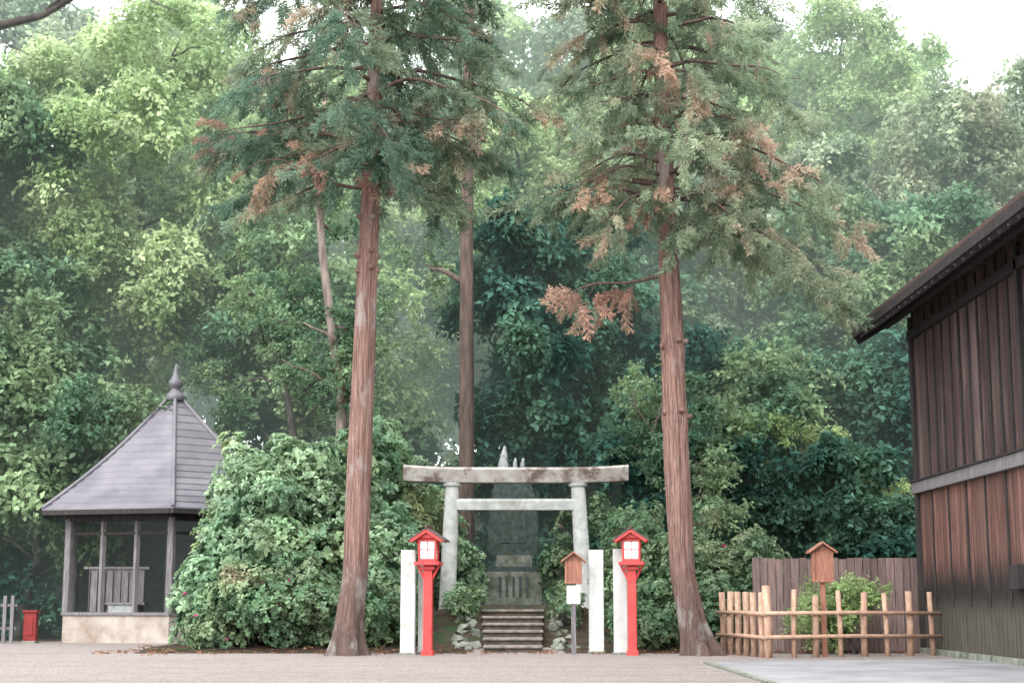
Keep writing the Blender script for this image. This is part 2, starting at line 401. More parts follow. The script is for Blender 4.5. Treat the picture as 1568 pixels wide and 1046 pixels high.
# ------------------------------------------------------------------ ground
def axis(a, b, step, far):
    c = list(np.arange(a, b+1e-6, step)); d = step; lo, hi = [a], [b]
    while hi[-1] < far: d *= 1.35; hi.append(hi[-1]+d)
    d = step
    while lo[-1] > -far: d *= 1.35; lo.append(lo[-1]-d)
    return np.array(lo[:0:-1]+c+hi[1:])
xs = axis(-16, 14, .25, 700); ys = axis(18, 50, .25, 700)
X, Y = np.meshgrid(xs, ys); Z = gz(X, Y)
nx, ny = len(xs), len(ys)
idx = np.arange(nx*ny).reshape(ny, nx)
F = np.stack([idx[:-1, :-1], idx[:-1, 1:], idx[1:, 1:], idx[1:, :-1]], -1).reshape(-1, 4)
me = bpy.data.meshes.new('ground'); me.from_pydata(np.stack([X, Y, Z], -1).reshape(-1, 3).tolist(), [], F.tolist())
edge = np.where(X < -8.0, 44.0, np.where((X > -1.0) & (X < 1.2), 35.2, 34.0))
soil = np.clip((Y-edge)/1.2+.5, 0, 1)
a = me.attributes.new('soil', 'FLOAT', 'POINT'); a.data.foreach_set('value', soil.reshape(-1).astype(np.float32))
me.polygons.foreach_set('use_smooth', [True]*len(me.polygons)); me.materials.append(M['ground'])
link(bpy.data.objects.new('ground', me))

b = MB(); b.add([(3.55, 4, .006), (22, 4, .006), (22, 30.4, .006), (8.7, 30.4, .006), (6.0, 30.0, .006), (4.2, 29.4, .006), (3.45, 28.6, .006)], [(0, 1, 2, 3, 4, 5, 6)], M['concrete'])
b.box((3.42, 4, -.05), (3.55, 28.6, .03), M['stone_base'])
b.finish('pavement')

# ------------------------------------------------------------------ torii
e = empty('stone_torii_gate', (.1, 40, 0)); b = MB(); ty = 0
def torii_pillar(xb, xt):
    n = 14; t = np.linspace(0, 1, n)
    b.tube([(xb+(xt-xb)*k, 0, .55+(4.02-.55)*k) for k in t], .215-.035*t, M['stone'], seg=28)
    b.tube([(xt, 0, 3.97), (xt, 0, 4.06)], [.235, .26], M['stone'], seg=28)
    b.box((xb-.42, -.42, -.1), (xb+.42, .42, .30), M['stone_base']); b.box((xb-.31, -.31, .30), (xb+.31, .31, .58), M['stone_base'], taper=.94)
torii_pillar(-1.75, -1.62); torii_pillar(1.75, 1.58)
def bar(x0, x1, z0f, z1f, d, mat, n=24):
    vs = []; 
    for i in range(n+1):
        x = x0+(x1-x0)*i/n; u = (x-(x0+x1)/2)/((x1-x0)/2); z0, z1 = z0f(u), z1f(u)
        vs += [(x, -d*.8, z0), (x, d*.8, z0), (x, d, z1-.06), (x, d*.7, z1), (x, -d*.7, z1), (x, -d, z1-.06)]
    fs = [(i*6+j, i*6+(j+1) % 6, (i+1)*6+(j+1) % 6, (i+1)*6+j) for i in range(n) for j in range(6)]
    fs += [tuple(range(6))[::-1], tuple(n*6+j for j in range(6))]
    b.add([(v[0]+.0, v[1], v[2]) for v in vs], fs, mat)
bar(-2.86, 2.86, lambda u: 4.06+.05*u**4, lambda u: 4.45+.07*u**4, .27, M['stone_top'])
bar(-1.68, 1.66, lambda u: 3.37, lambda u: 3.66, .15, M['stone'])
b.finish('gate', e, bevel=.012)

# ------------------------------------------------------------------ stone steps
b = MB()
for i in range(6):
    y0 = 34.4+i*.72; zt = .15*(i+1)
    b.box((-.60-.02*i, y0+.05, -.1), (.64+.02*i, y0+.85, zt-.06), M['riser'])
    b.box((-.63-.02*i, y0, zt-.06), (.67+.02*i, y0+.86, zt), M['step'])
b.finish('stone_steps', bevel=.02)
b = MB()
for k in range(40):
    sx = -1 if k % 2 else 1; y0 = 34.8+(k//2)*.22
    r = .10+.13*rng.random(); x = .05+sx*(.85+.5*rng.random()); z = float(gz(x, y0))+.02
    vs = nrm(rng.normal(size=(12, 3)))*r*[1, 1, .75]*(.8+.3*rng.random((12, 1)))+[x, y0, z]
    bm = bmesh.new(); [bm.verts.new(v) for v in vs]; bmesh.ops.convex_hull(bm, input=bm.verts); bm.verts.ensure_lookup_table()
    vi = {v: i for i, v in enumerate(bm.verts)}
    b.add([v.co[:] for v in bm.verts], [tuple(vi[v] for v in f.verts) for f in bm.faces], M['stone_base']); bm.free()
b.finish('border_rocks', bevel=.02)

# ------------------------------------------------------------------ monument
e = empty('stone_monument', (.05, 43.2, .9)); b = MB()
b.box((-1.05, -1.0, -.3), (1.0, 1.0, .10), M['stone_base'])
b.box((-.78, -.6, .10), (.76, .7, .98), M['stone_base'], taper=.97)
b.box((-.70, -.5, .98), (.68, .6, 1.12), M['stone_dark'])
b.box((-.50, -.4, 1.12), (.50, .5, 1.42), M['stone_base'], taper=.95)
prof = [(-.66, 1.42), (-.70, 1.9), (-.66, 2.6), (-.60, 3.1), (-.52, 3.4), (-.44, 3.75), (-.34, 4.05), (-.20, 4.08), (-.06, 3.80), (.16, 3.68), (.32, 3.74), (.46, 3.45), (.60, 2.9), (.68, 2.3), (.64, 1.42)]
n = len(prof)
b.add([(x, -.16, z) for x, z in prof]+[(x*.97, .2, z) for x, z in prof], [tuple(range(n))[::-1], tuple(range(n, 2*n))]+[(i, (i+1) % n, n+(i+1) % n, n+i) for i in range(n)], M['stone_dark'])
b.tube([(-.30, -.1, 3.5), (-.29, -.08, 3.9), (-.27, -.05, 4.15), (-.25, 0, 4.42)], [.18, .15, .10, .03], M['stone_pale'], seg=9)
for xx in (.03, .24): b.tube([(xx, -.1, 3.5), (xx, -.1, 3.92), (xx+.02, -.05, 4.08)], [.07, .06, .03], M['stone_pale'], seg=8)
for k in range(5):
    b.box((-.40+.18*k, -.615, .30), (-.33+.18*k, -.58, .85), M['stone_dark'])
b.box((-.36, -.18, 1.75), (.34, -.14, 3.2), M['stone_dark'])
b.finish('stele', e, bevel=.025)

# ------------------------------------------------------------------ white posts
for x, y, w, h in ((-2.17, 33.2, .30, 2.15), (-1.86, 33.7, .24, 2.12), (1.80, 34.0, .31, 2.18), (2.27, 33.3, .28, 2.18)):
    b = MB(); b.box((x-w/2, y-w/2, -.1), (x+w/2, y+w/2, h), M['white']); b.box((x-w/2-.03, y-w/2-.03, -.1), (x+w/2+.03, y+w/2+.03, .05), M['stone_base'])
    b.finish('white_post', bevel=.015)

# ------------------------------------------------------------------ lanterns
def lantern(x, y):
    e = empty('red_lantern_post', (x, y, 0)); e.rotation_euler[2] = -.12; b = MB()
    b.box((-.09, -.09, -.05), (.09, .09, 1.83), M['red'])
    b.box((-.12, -.12, -.05), (.12, .12, .10), M['red'])
    for z0, z1, w in ((1.74, 1.80, .15), (1.83, 1.90, .26)): b.box((-w, -w, z0), (w, w, z1), M['red'])
    for s in (-1, 1):
        b.beam((s*.08, 0, 1.55), (s*.22, 0, 1.82), .06, .05, M['red'])
    b.box((-.155, -.155, 1.90), (.155, .155, 2.36), M['paper'])
    for sx in (-1, 1):
        for sy in (-1, 1): b.beam((sx*.16, sy*.16, 1.90), (sx*.18, sy*.18, 2.38), .045, .045, M['red'])
    for z in (1.93, 2.35):
        for s in (-1, 1):
            b.beam((-.18, s*.17, z), (.18, s*.17, z), .04, .06, M['red']); b.beam((s*.17, -.18, z), (s*.17, .18, z), .04, .06, M['red'])
    for s in (-1, 1):
        b.beam((-.16, s*.167, 2.15), (.16, s*.167, 2.15), .012, .014, M['red']); b.beam((0, s*.167, 1.93), (0, s*.167, 2.36), .012, .014, M['red'])
        b.beam((s*.167, -.16, 2.15), (s*.167, .16, 2.15), .012, .014, M['red'])
    for s in (-1, 1):
        b.add([(0, -.34, 2.60), (s*.39, -.34, 2.34), (s*.39, .34, 2.34), (0, .34, 2.60), (0, -.34, 2.56), (s*.39, -.34, 2.30), (s*.39, .34, 2.30), (0, .34, 2.56)],
              [(0, 1, 2, 3), (4, 7, 6, 5), (0, 4, 5, 1), (1, 5, 6, 2), (2, 6, 7, 3)], M['darkmetal'])
        b.beam((0, -.31, 2.53), (s*.33, -.31, 2.31), .04, .06, M['red'])
        b.beam((0, .31, 2.53), (s*.33, .31, 2.31), .04, .06, M['red'])
    b.add([(-.22, -.25, 2.38), (.22, -.25, 2.38), (0, -.25, 2.54), (-.22, .25, 2.38), (.22, .25, 2.38), (0, .25, 2.54)], [(0, 1, 2), (3, 5, 4), (0, 3, 4, 1)], M['red'])
    b.beam((0, -.36, 2.615), (0, .36, 2.615), .06, .05, M['darkmetal'])
    b.finish('lantern', e, bevel=.006)
lantern(-1.73, 32.8); lantern(2.48, 32.8)

# ------------------------------------------------------------------ roofed signs
def sign(name, x, y, w, z0, z1, paper=None):
    e = empty(name, (x, y, 0)); b = MB()
    b.box((-.05, -.03, -.05), (.05, .05, z0+.02), M['wood_sign' if not paper else 'wood_grey'])
    b.box((-w/2, -.07, z0), (w/2, .07, z1), M['wood_sign'])
    for s in (-1, 1):
        b.beam((s*(w/2-.02), -.09, z0), (s*(w/2-.02), -.09, z1), .04, .04, M['wood_sign'])
        ap = z1+.20
        b.add([(0, -.18, ap), (s*(w/2+.08), -.18, z1), (s*(w/2+.08), .18, z1), (0, .18, ap), (0, -.18, ap-.04), (s*(w/2+.08), -.18, z1-.04), (s*(w/2+.08), .18, z1-.04), (0, .18, ap-.04)],
              [(0, 1, 2, 3), (4, 7, 6, 5), (0, 4, 5, 1), (1, 5, 6, 2), (2, 6, 7, 3)], M['wood_sign'])
    b.add([(-w/2, -.06, z1), (w/2, -.06, z1), (0, -.06, z1+.15)], [(0, 1, 2)], M['wood_sign'])
    b.beam((-w/2, -.085, z0+.02), (w/2, -.085, z0+.02), .04, .04, M['wood_sign'])
    if paper:
        b.box((-.14, -.06, paper[0]), (.14, -.035, paper[1]), M['paper'])
    b.finish('board', e, bevel=.005)
sign('wooden_notice_board', 6.25, 31.9, .42, 1.47, 2.08)
sign('wooden_notice_board', 1.30, 33.6, .36, 1.46, 1.94, (1.04, 1.42))

# ------------------------------------------------------------------ log rail fence
b = MB()
A = np.array([4.45, 33.6]); B = np.array([5.02, 31.3]); C_ = np.array([8.62, 32.6])
def post(p, h, r=.065):
    b.tube([(p[0], p[1], -.1), (p[0]+rng.normal()*.012, p[1], h*.5), (p[0]+rng.normal()*.02, p[1], h)], [r, r*.98, r*.93], M['bamboo'], seg=12)
for k in range(6): post(A+(B-A)*k/5.6, 1.28+rng.normal()*.03, .07)
post(B, 1.40, .085)
for k in range(1, 8): post(B+(C_-B)*((k+rng.normal()*.06)/7.0), 1.28+rng.normal()*.04, .055 if k % 2 else .072)
for z in (.40, .86):
    for P, Q in ((A, B), (B, C_)):
        d = (Q-P)/np.linalg.norm(Q-P); nn = np.array([d[1], -d[0]])*.09
        P2, Q2 = P-d*.12+nn, Q+d*.12+nn
        b.tube([(P2[0], P2[1], z), ((P2[0]+Q2[0])/2, (P2[1]+Q2[1])/2, z+.01), (Q2[0], Q2[1], z-.01)], .040, M['bamboo'], seg=10)
b.finish('log_rail_fence')

b = MB(); x = 5.30; k = 0
while x < 9.4:
    w = .16+.03*rng.random(); h = 2.03+rng.normal()*.012
    yy = 34.9+(.012 if k % 2 else 0)
    b.box((x, yy, -.05), (x+w-.012, yy+.03, h), M['plank']); x += w; k += 1
for z in (.5, 1.6): b.box((5.3, 34.94+.01, z), (9.4, 35.02, z+.09), M['plank'])
b.finish('plank_fence', bevel=.004)

# ------------------------------------------------------------------ barn
RZ = .28
e = empty('wooden_barn', (0, 0, 0)); b = MB()
wx, yF = 8.80, 34.05
def pent(y):
    return [(wx, y, -.1), (18.2, y, -.1), (18.2, y, 7.3+RZ), (13.5, y, 10.2+RZ), (wx, y, 7.3+RZ)]
b.add(pent(12)+pent(yF), [(0, 1, 2, 3, 4), (9, 8, 7, 6, 5), (0, 4, 9, 5), (1, 6, 7, 2)], M['barn'])
b.finish('walls', e)
b = MB()
b.box((wx-.07, yF-.16, 0), (wx+.1, yF+.06, 7.25), M['wood_dark'])
y = yF-1.2; k = 0
while y > 12.5:
    b.box((wx-.035, y, 3.66), (wx-.001, y+.07, 7.25), M['wood_dark'])
    if k % 2 == 0: b.box((wx-.03, y, 1.0), (wx-.002, y+.06, 3.38), M['wood_dark'])
    y -= .62; k += 1
b.box((wx-.13, 12, 3.38), (wx-.002, yF+.05, 3.62), M['wood_grey']); b.box((wx-.17, 12, 3.62), (wx-.003, yF+.06, 3.66), M['wood_dark'])
b.box((wx-.10, 12, 6.75), (wx-.004, yF+.05, 6.95), M['wood_dark'])
b.box((wx-.09, 12, -.02), (wx-.004, yF+.03, .12), M['stone_base'])
for yy in (26.5, 21.0): b.box((wx-.10, yy, .2), (wx-.006, yy+.14, 7.2), M['wood_dark'])
b.box((wx-.16, 27.1, 1.30), (wx-.04, 27.5, 1.72), M['wood_dark'])
b.finish('posts_and_battens', e, bevel=.006)
b = MB()
sl = (10.2-7.3)/(13.5-8.8)
ex = 7.72; ez = 7.3+RZ-sl*(8.8-ex)+.12
for s in (0, 1):
    def mx(x): return x if s == 0 else 27.0-x
    for dz, th, mt, x0 in ((0.10, .07, M['darkmetal'], ex-.05), (0.0, .06, M['wood_dark'], ex)):
        y0, y1 = 11.5, 34.75+(.05 if dz else 0)
        za, zb = ez+dz-(sl*(.05) if dz else 0), ez+dz+sl*(13.5-ex)
        vs = [(mx(x0), y0, za), (mx(13.5), y0, zb), (mx(13.5), y1, zb), (mx(x0), y1, za)]
        vs += [(v[0], v[1], v[2]+th) for v in vs]
        b.add(vs, [(0, 3, 2, 1), (4, 5, 6, 7), (0, 1, 5, 4), (1, 2, 6, 5), (2, 3, 7, 6), (3, 0, 4, 7)], mt)
b.box((ex-.06, 11.5, ez-.12), (ex-.01, 34.78, ez+.06), M['wood_dark'])
yy = 34.4
while yy > 12:
    b.beam((ex+.02, yy, ez-.09), (wx+.1, yy, ez-.09+sl*(wx+.1-ex)), .09, .13, M['wood_grey']); yy -= .5
b.beam((ex-.02, 34.70, ez-.14), (13.5, 34.70, ez-.14+sl*(13.5-ex)), .06, .30, M['wood_dark'])
b.box((ex+.55, 14, 7.1), (ex+.70, 34.6, 7.25), M['wood_dark'])
b.finish('roof', e)

# ------------------------------------------------------------------ gazebo (hexagonal rest house)
gx, gy = -9.75, 45.0; e = empty('hexagonal_gazebo', (gx, gy, 0)); b = MB()
PH = [math.radians(-47+60*i) for i in range(6)]
def hx(R, i, z): a = PH[i % 6]; return (R*math.sin(a), -R*math.cos(a), z)
def lerp(a, b_, t): return tuple(a[k]+(b_[k]-a[k])*t for k in range(3))
Rw = 3.2
for i in range(6):
    def prism(z0, z1, mat, R0, R1):
        q = [hx(R0, i, z0), hx(R0, i+1, z0), hx(R1, i+1, z0), hx(R1, i, z0), hx(R0, i, z1), hx(R0, i+1, z1), hx(R1, i+1, z1), hx(R1, i, z1)]
        b.add(q, [(0, 3, 2, 1), (4, 5, 6, 7), (0, 1, 5, 4), (2, 3, 7, 6)], mat)
    prism(-.05, .72, M['plaster'], Rw, Rw-.2); prism(.72, .80, M['wood_grey'], Rw+.06, Rw-.24)
    prism(3.22, 3.50, M['wood_dark'], Rw+.02, Rw-.14); prism(2.85, 2.93, M['wood_dark'], Rw-.02, Rw-.10)
    p = hx(Rw-.09, i, 0); b.tube([(p[0], p[1], .78), (p[0], p[1], 3.3)], .12, M['wood_grey'], seg=6, smooth=False)
    for t in (.34, .67):
        q = lerp(hx(Rw-.08, i, 0), hx(Rw-.08, i+1, 0), t)
        b.tube([(q[0], q[1], .78), (q[0], q[1], 3.25)], .085, M['wood_grey'], seg=4, smooth=False)
b.add([hx(Rw-.2, i, .06) for i in range(6)], [tuple(range(6))], M['wood_dark'])
b.add([hx(Rw-.05, i, 3.42) for i in range(6)], [tuple(range(6))[::-1]], M['wood_dark'])
for i in (2, 3, 4):
    b.add([hx(Rw-.1, i, .8), hx(Rw-.1, i+1, .8), hx(Rw-.1, i+1, 3.25), hx(Rw-.1, i, 3.25)], [(0, 1, 2, 3)], M['seam'])
b.box((-1.75, -1.9, .1), (-.25, -1.82, 1.95), M['wood_grey'])
for k in range(7): b.box((-1.73+.21*k, -1.93, .5), (-1.71+.21*k, -1.905, 1.9), M['wood_dark'])
b.box((-1.9, -1.95, 1.95), (-.1, -1.78, 2.02), M['wood_grey'])
b.box((-1.1, -2.35, .1), (-.3, -2.0, 1.0), M['stone_pale']); b.box((-1.35, -2.4, 1.0), (-.1, -1.97, 1.06), M['wood_grey'])
b.finish('rest_house_body', e, bevel=.008)
b = MB(); apex = 7.05; Rr = 3.95; ze = 3.50; nc = 17
def rr(t):
    return Rr*(1-t)+.0, ze+(apex-ze)*(t**1.0)-.22*math.sin(math.pi*t)*.9
for i in range(6):
    for k in range(nc):
        t0, t1 = k/nc, (k+1)/nc
        R0, z0 = rr(t0); R1, z1 = rr(t1); R1 = max(R1, .06)
        up = .035
        q = [hx(R0, i, z0+up), hx(R0, i+1, z0+up), hx(R1, i+1, z1), hx(R1, i, z1), hx(R0, i, z0-.0), hx(R0, i+1, z0-.0)]
        b.add(q, [(0, 1, 2, 3), (4, 5, 1, 0)], M['roof'])
    q = [hx(Rr, i, ze), hx(Rr, i+1, ze), hx(Rr, i+1, ze-.13), hx(Rr, i, ze-.13), hx(Rw-.1, i+1, ze-.02), hx(Rw-.1, i, ze-.02)]
    b.add(q, [(0, 3, 2, 1), (3, 5, 4, 2)], M['wood_dark'])
    pts = [hx(max(rr(t)[0], .05), i, rr(t)[1]+.05) for t in np.linspace(0, 1, 14)]
    b.tube(pts, .055, M['roof'], seg=8)
b.tube([(0, 0, apex-.25), (0, 0, apex-.05), (0, 0, apex+.02), (0, 0, apex+.12), (0, 0, apex+.16), (0, 0, apex+.30), (0, 0, apex+.42), (0, 0, apex+.62), (0, 0, apex+.85)],
       [.34, .24, .16, .10, .19, .20, .12, .05, .015], M['roof'], seg=20)
b.finish('roof', e)

b = MB()
for k in range(9):
    x = -13.25-.2*k; b.box((x, 42.0, -.05), (x+.09, 42.05, 1.22+.03*rng.random()), M['wood_grey'])
for z in (.35, .95): b.box((-15.2, 42.06, z), (-13.1, 42.10, z+.08), M['wood_grey'])
b.finish('picket_fence', bevel=.004)
b = MB(); b.box((-12.95, 42.2, 0), (-12.62, 42.45, .80), M['redbox']); b.box((-12.99, 42.16, .80), (-12.58, 42.49, .86), M['redbox']); b.box((-12.88, 42.18, .2), (-12.69, 42.198, .7), M['redbox'])
b.box((-12.97, 42.18, -.02), (-12.60, 42.47, .06), M['stone_base']); b.finish('fire_extinguisher_box', bevel=.008)

# ------------------------------------------------------------------ the two cedars
def cedar(x, y, path, zc0, zc1, rmax, kind, knots, nbr, seed, low=(), rusty=()):
    e = empty('cedar_tree'); b = MB(); zz = np.concatenate([np.linspace(-.15, 2, 26), np.linspace(2.15, 23, 70)])
    px = np.array(path)
    cx = np.interp(zz, px[:, 0], px[:, 1])+x*0; rad = np.interp(zz, px[:, 0], px[:, 2])
    for kz in knots: rad = rad*(1+.10*np.exp(-((zz-kz)/.12)**2))
    P = np.stack([cx, np.full_like(cx, y), zz], 1)
    b.tube(P, rad, M['cedar'], seg=56, flute=.03, flare=.55, ph=seed)
    for kz in knots:
        xx = np.interp(kz, px[:, 0], px[:, 1]); r = np.interp(kz, px[:, 0], px[:, 2])
        for a in (-2.6, -1.2, -.35):
            d = np.array([math.cos(a), math.sin(a), .25]); p = np.array([xx, y, kz+rng.normal()*.08])
            b.tube([p+d*r*.7, p+d*(r+.04), p+d*(r+.06+.05*rng.random())], [.08, .06, .035], M['cedar'], seg=10)
    def branch(z, a, Lb, rise, droop, dens=1.0):
        xx = np.interp(z, px[:, 0], px[:, 1]); t = np.linspace(0, 1, 12)
        w = rng.normal()*.25
        bx = xx+np.cos(a+w*t)*Lb*t; by = y+np.sin(a+w*t)*Lb*t; bz = z+Lb*(rise*t-droop*t*t)+.06*np.sin(t*9+z)
        b.tube(np.stack([bx, by, bz], 1), np.linspace(.038+.005*Lb, .008, 12), M['bark_brown'], seg=6)
        for k in range(int(Lb*8.5*dens)):
            tt = .15+.85*rng.random()**.8; p = np.array([np.interp(tt, t, bx), np.interp(tt, t, by), np.interp(tt, t, bz)])
            out = np.array([math.cos(a), math.sin(a), -.15]); sd = rng.normal(size=3)*[1, 1, .35]
            d = nrm(out*.7+sd*.75+[0, 0, -.35]); st = (.1+.85*rng.random())*(1.15-tt*.5)
            base = p+d*st*.6+[0, 0, -.16*rng.random()]
            C.append(base); Nn.append(d+[0, 0, -.75*rng.random()]); S.append(.40+.6*rng.random())
            if st > .5: b.tube([p, p+d*st*.3, base], [.012, .010, .007], M['bark_brown'], seg=4)
    C = []; Nn = []; S = []
    for i in range(nbr):
        t = i/nbr; z = zc0+(zc1-zc0)*t
        branch(z, i*2.399+rng.random()*.6, rmax*(1-.4*t)*(.5+.6*rng.random()), .2+.3*t, .45+.15*rng.random())
    for (z, a, Lb, rise, dr, dn) in low: branch(z, math.radians(a), Lb, rise, dr, dn)
    foliage('foliage', CL[kind], C, Nn, S, e)
    C = []; Nn = []; S = []
    for (z, a, Lb, rise, dr, dn) in rusty: branch(z, math.radians(a), Lb, rise, dr, dn)
    foliage('dying_foliage', CL['rust'], C, Nn, S, e)
    b.finish('trunk_and_branches', e)
cedar(-3.35, 32.8, [(-.2, -3.42, .33), (.6, -3.38, .285), (1.6, -3.25, .255), (4, -3.2, .25), (6.8, -3.12, .23), (9.5, -3.05, .195), (14, -2.95, .15), (23, -2.9, .03)],
      10.6, 21.5, 3.5, 'cedar', [9.2, 8.3, 8.0], 80, 1.1,
      low=[(9.9, 190, 2.2, .1, .35, .6), (10, 350, 1.6, .1, .3, .6), (10.9, 200, 3.4, .1, .2, 1.1), (11.2, 170, 3.5, .2, .25, 1.1), (11.0, 10, 3.0, .15, .25, .9), (11.3, -40, 2.8, .15, .35, 1.), (10.6, 240, 2.4, .1, .4, 1.), (10.5, 290, 2.0, .1, .45, 1.)],
      rusty=[(10.6, 215, 2.8, .1, .35, .5), (10.2, 275, 1.0, .1, .5, .7), (11.4, 190, 3.3, .1, .3, .2)])
cedar(3.7, 32.8, [(-.2, 3.92, .34), (.6, 3.72, .275), (1.6, 3.53, .25), (4, 3.45, .262), (6.8, 3.40, .235), (9.5, 3.32, .195), (14, 3.25, .15), (23, 3.2, .03)],
      9.9, 21.5, 3.6, 'cedar2', [6.4, 4.85], 80, 2.7,
      low=[(9.0, 3, 3.7, .10, .55, 1.1), (9.1, -12, 3.4, .1, .5, .9), (9.8, 350, 4.0, .1, .32, 1.), (9.7, 200, 2.2, .1, .3, .7), (9.4, 265, 1.5, .1, .6, 1.1), (9.6, 300, 2.4, .1, .5, 1.1), (10.0, 170, 2.8, .15, .3, .9), (9.7, 20, 3.6, .1, .4, 1.), (9.6, 230, 2.2, .1, .5, 1.)],
      rusty=[(7.9, 184, 2.6, .0, .24, .8), (9.5, 250, 1.8, .1, .45, .3), (10.2, 215, 2.4, .1, .35, .3), (12.5, 250, 2.6, .2, .4, .3)])

# ------------------------------------------------------------------ bushes
def bush(name, lobes, kind, dens, size, stems=True, flowers=0, sub=9):
    e = empty(name); b = MB()
    for (x, y, z, rx, ry, rz) in lobes:
        g = float(gz(x, y))
        for k in range(3):
            d = nrm(rng.normal(size=3))*[rx*.6, ry*.6, rz*.6]
            b.tube(curve_pts((x+rng.normal()*.2, y+rng.normal()*.2, g-.1), (x+d[0], y+d[1], max(z+d[2], g+.2)), 7, wob=.15), np.linspace(.04, .010, 7), M['bark'], seg=6)
    b.finish('stems', e)
    C, Nn, S = lobe_points(lobes, dens, size, shell=.5, stray=.12, sub=sub)
    keep = C[:, 2] > gz(C[:, 0], C[:, 1])+.02
    foliage('leaves', CL[kind], C[keep], Nn[keep], S[keep], e)
    if flowers:
        k = rng.integers(0, len(C), flowers); P = C[k]+nrm(Nn[k])*.28+[0, -.12, 0]
        foliage('flowers', [FL], P, Nn[k], np.full(flowers, .8), e)
FL = leaf_clump(M['petal'], twigs=3, tl=.05, per=5, ll=.06, lw=.025, tmin=.2)
def grow(lobes, k=1.12): return [(x, y, z, rx*k, ry*k, rz*k) for (x, y, z, rx, ry, rz) in lobes]
bush('camellia_bush', grow([(-5.9, 37.4, 2.5, 1.2, 1.4, 1.3), (-6.6, 37.2, 1.3, .8, 1.2, 1.2), (-5.2, 37.6, 3.3, 1.1, 1.2, .9), (-6.1, 37.6, 3.7, .8, .9, .8), (-5.3, 37.0, 1.7, 1.3, 1.3, 1.2),
     (-6.8, 38.0, 2.6, .6, 1, .7), (-4.8, 37.6, 4.1, .8, .8, .7), (-5.5, 37.4, 4.2, .5, .5, .45), (-7.0, 37.0, .9, .7, .9, .9)]), 'bush', 3.4, (.75, 1.25), sub=12)
bush('camellia_bush', grow([(-3.6, 41.0, 3.8, 1.1, 1.1, 1.1), (-4.1, 37.8, 2.5, 1.1, 1.1, 1.2), (-3.2, 38.4, 2.2, .8, 1.0, 1.2), (-3.5, 37.6, 1.2, 1.1, 1.1, 1.2), (-2.2, 42.2, 2.4, .9, .9, 1.3), (-1.6, 42.8, 1.6, .5, .8, 1.0), (-4.2, 39.4, 4.2, .9, .8, .8), (-2.9, 41.6, 3.4, .8, .8, .9), (-3.6, 41.0, 5.0, .7, .7, .6)]), 'bush', 3.4, (.75, 1.25), sub=12)
bush('azalea_bush', grow([(-6.1, 35.6, .85, 1.0, 1.0, .95), (-4.9, 35.3, .8, 1.2, .9, .95), (-5.5, 35.7, 1.2, 1.2, .9, .9), (-6.6, 36.0, .7, .6, .9, .8)]), 'azalea', 6.5, (.85, 1.25), flowers=30)
bush('azalea_bush', grow([(-2.9, 35.8, .7, .8, .8, .75), (-2.6, 37.6, .8, .4, .8, .8)]), 'azalea', 6.5, (.85, 1.25), flowers=3)
bush('azalea_bush', grow([(2.1, 42.2, 2.3, .9, .9, 1.1), (3.1, 38.2, 1.6, .8, .9, 1.3), (3.0, 36.4, .9, .8, .8, .8)]), 'azalea', 6.5, (.9, 1.3), flowers=5)
bush('azalea_bush', grow([(4.4, 36.6, 1.4, 1.2, 1.0, 1.3), (5.4, 36.6, 1.2, 1.0, 1.0, 1.2), (4.2, 35.4, .7, .8, .7, .75), (3.2, 35.5, .7, .8, .7, .7)]), 'azalea', 6.5, (.9, 1.3), flowers=6)
bush('azalea_bush', [(1.25, 37.6, 1.0, .3, .9, .4), (-1.15, 37.8, 1.0, .3, .9, .4)], 'azalea', 8, (.6, .9), flowers=0)
CL['lime_s'] = [leaf_clump(M['lf_lime'], twigs=16, tl=.32, per=7, ll=.07, lw=.024, flat=.5, up=.3, droop=.1) for i in range(3)]
bush('garden_shrub', [(6.75, 33.6, .95, .85, .6, .5), (6.5, 33.6, .6, .6, .45, .45), (7.2, 33.6, 1.15, .6, .4, .4)], 'lime_s', 9, (.8, 1.2))

# ------------------------------------------------------------------ forest
tree('light_green_tree', -12.6, 51, 21, 4.6, 'light', z0=.42, nl=12, dens=1.6, tr=.22)
tree('light_green_tree', -8.6, 56, 20, 4.2, 'light', z0=.45, nl=11, dens=1.4, tr=.22)
tree('broadleaf_tree', -18.0, 49, 19, 4.8, 'mid', z0=.25, nl=13, dens=2.0, tr=.28)
tree('broadleaf_tree', -14.5, 46.5, 9.5, 3.3, 'mid', z0=.25, nl=9, dens=2.2)
tree('broadleaf_tree', -6.2, 50, 14, 3.2, 'mid', z0=.40, nl=9, dens=1.5, tr=.2, lean=(-2.0, 0))
tree('evergreen_tree', 1.3, 47.0, 12.5, 3.1, 'dark', z0=.22, nl=14, dens=2.3, tr=.24)
tree('evergreen_tree', 4.6, 47.0, 9.5, 3.0, 'dark', z0=.18, nl=12, dens=2.2, tr=.2)
tree('broadleaf_tree', 8.0, 46.5, 8.5, 2.8, 'mid', z0=.22, nl=10, dens=2.1, tr=.18)
tree('evergreen_tree', 11.5, 47.5, 9.0, 3.2, 'dark', z0=.18, nl=11, dens=2.1, tr=.2)
tree('broadleaf_tree', 12.0, 52, 15, 4.3, 'mid', z0=.28, nl=12, dens=1.8, tr=.24)
tree('grey_green_tree', 17.0, 56, 19.5, 5.0, 'grey', z0=.30, nl=14, dens=1.7, tr=.26)
tree('grey_green_tree', 9.5, 58, 18, 4.8, 'grey', z0=.35, nl=12, dens=1.6, tr=.26)
tree('grey_green_tree', 23, 55, 18, 5.0, 'mid', z0=.25, nl=12, dens=1.6, tr=.26)
tree('light_green_tree', 7.5, 64, 25, 4.8, 'light', z0=.45, nl=13, dens=1.5, tr=.26)
tree('light_green_tree', 14.0, 64, 25, 4.8, 'light', z0=.48, nl=13, dens=1.4, tr=.26)
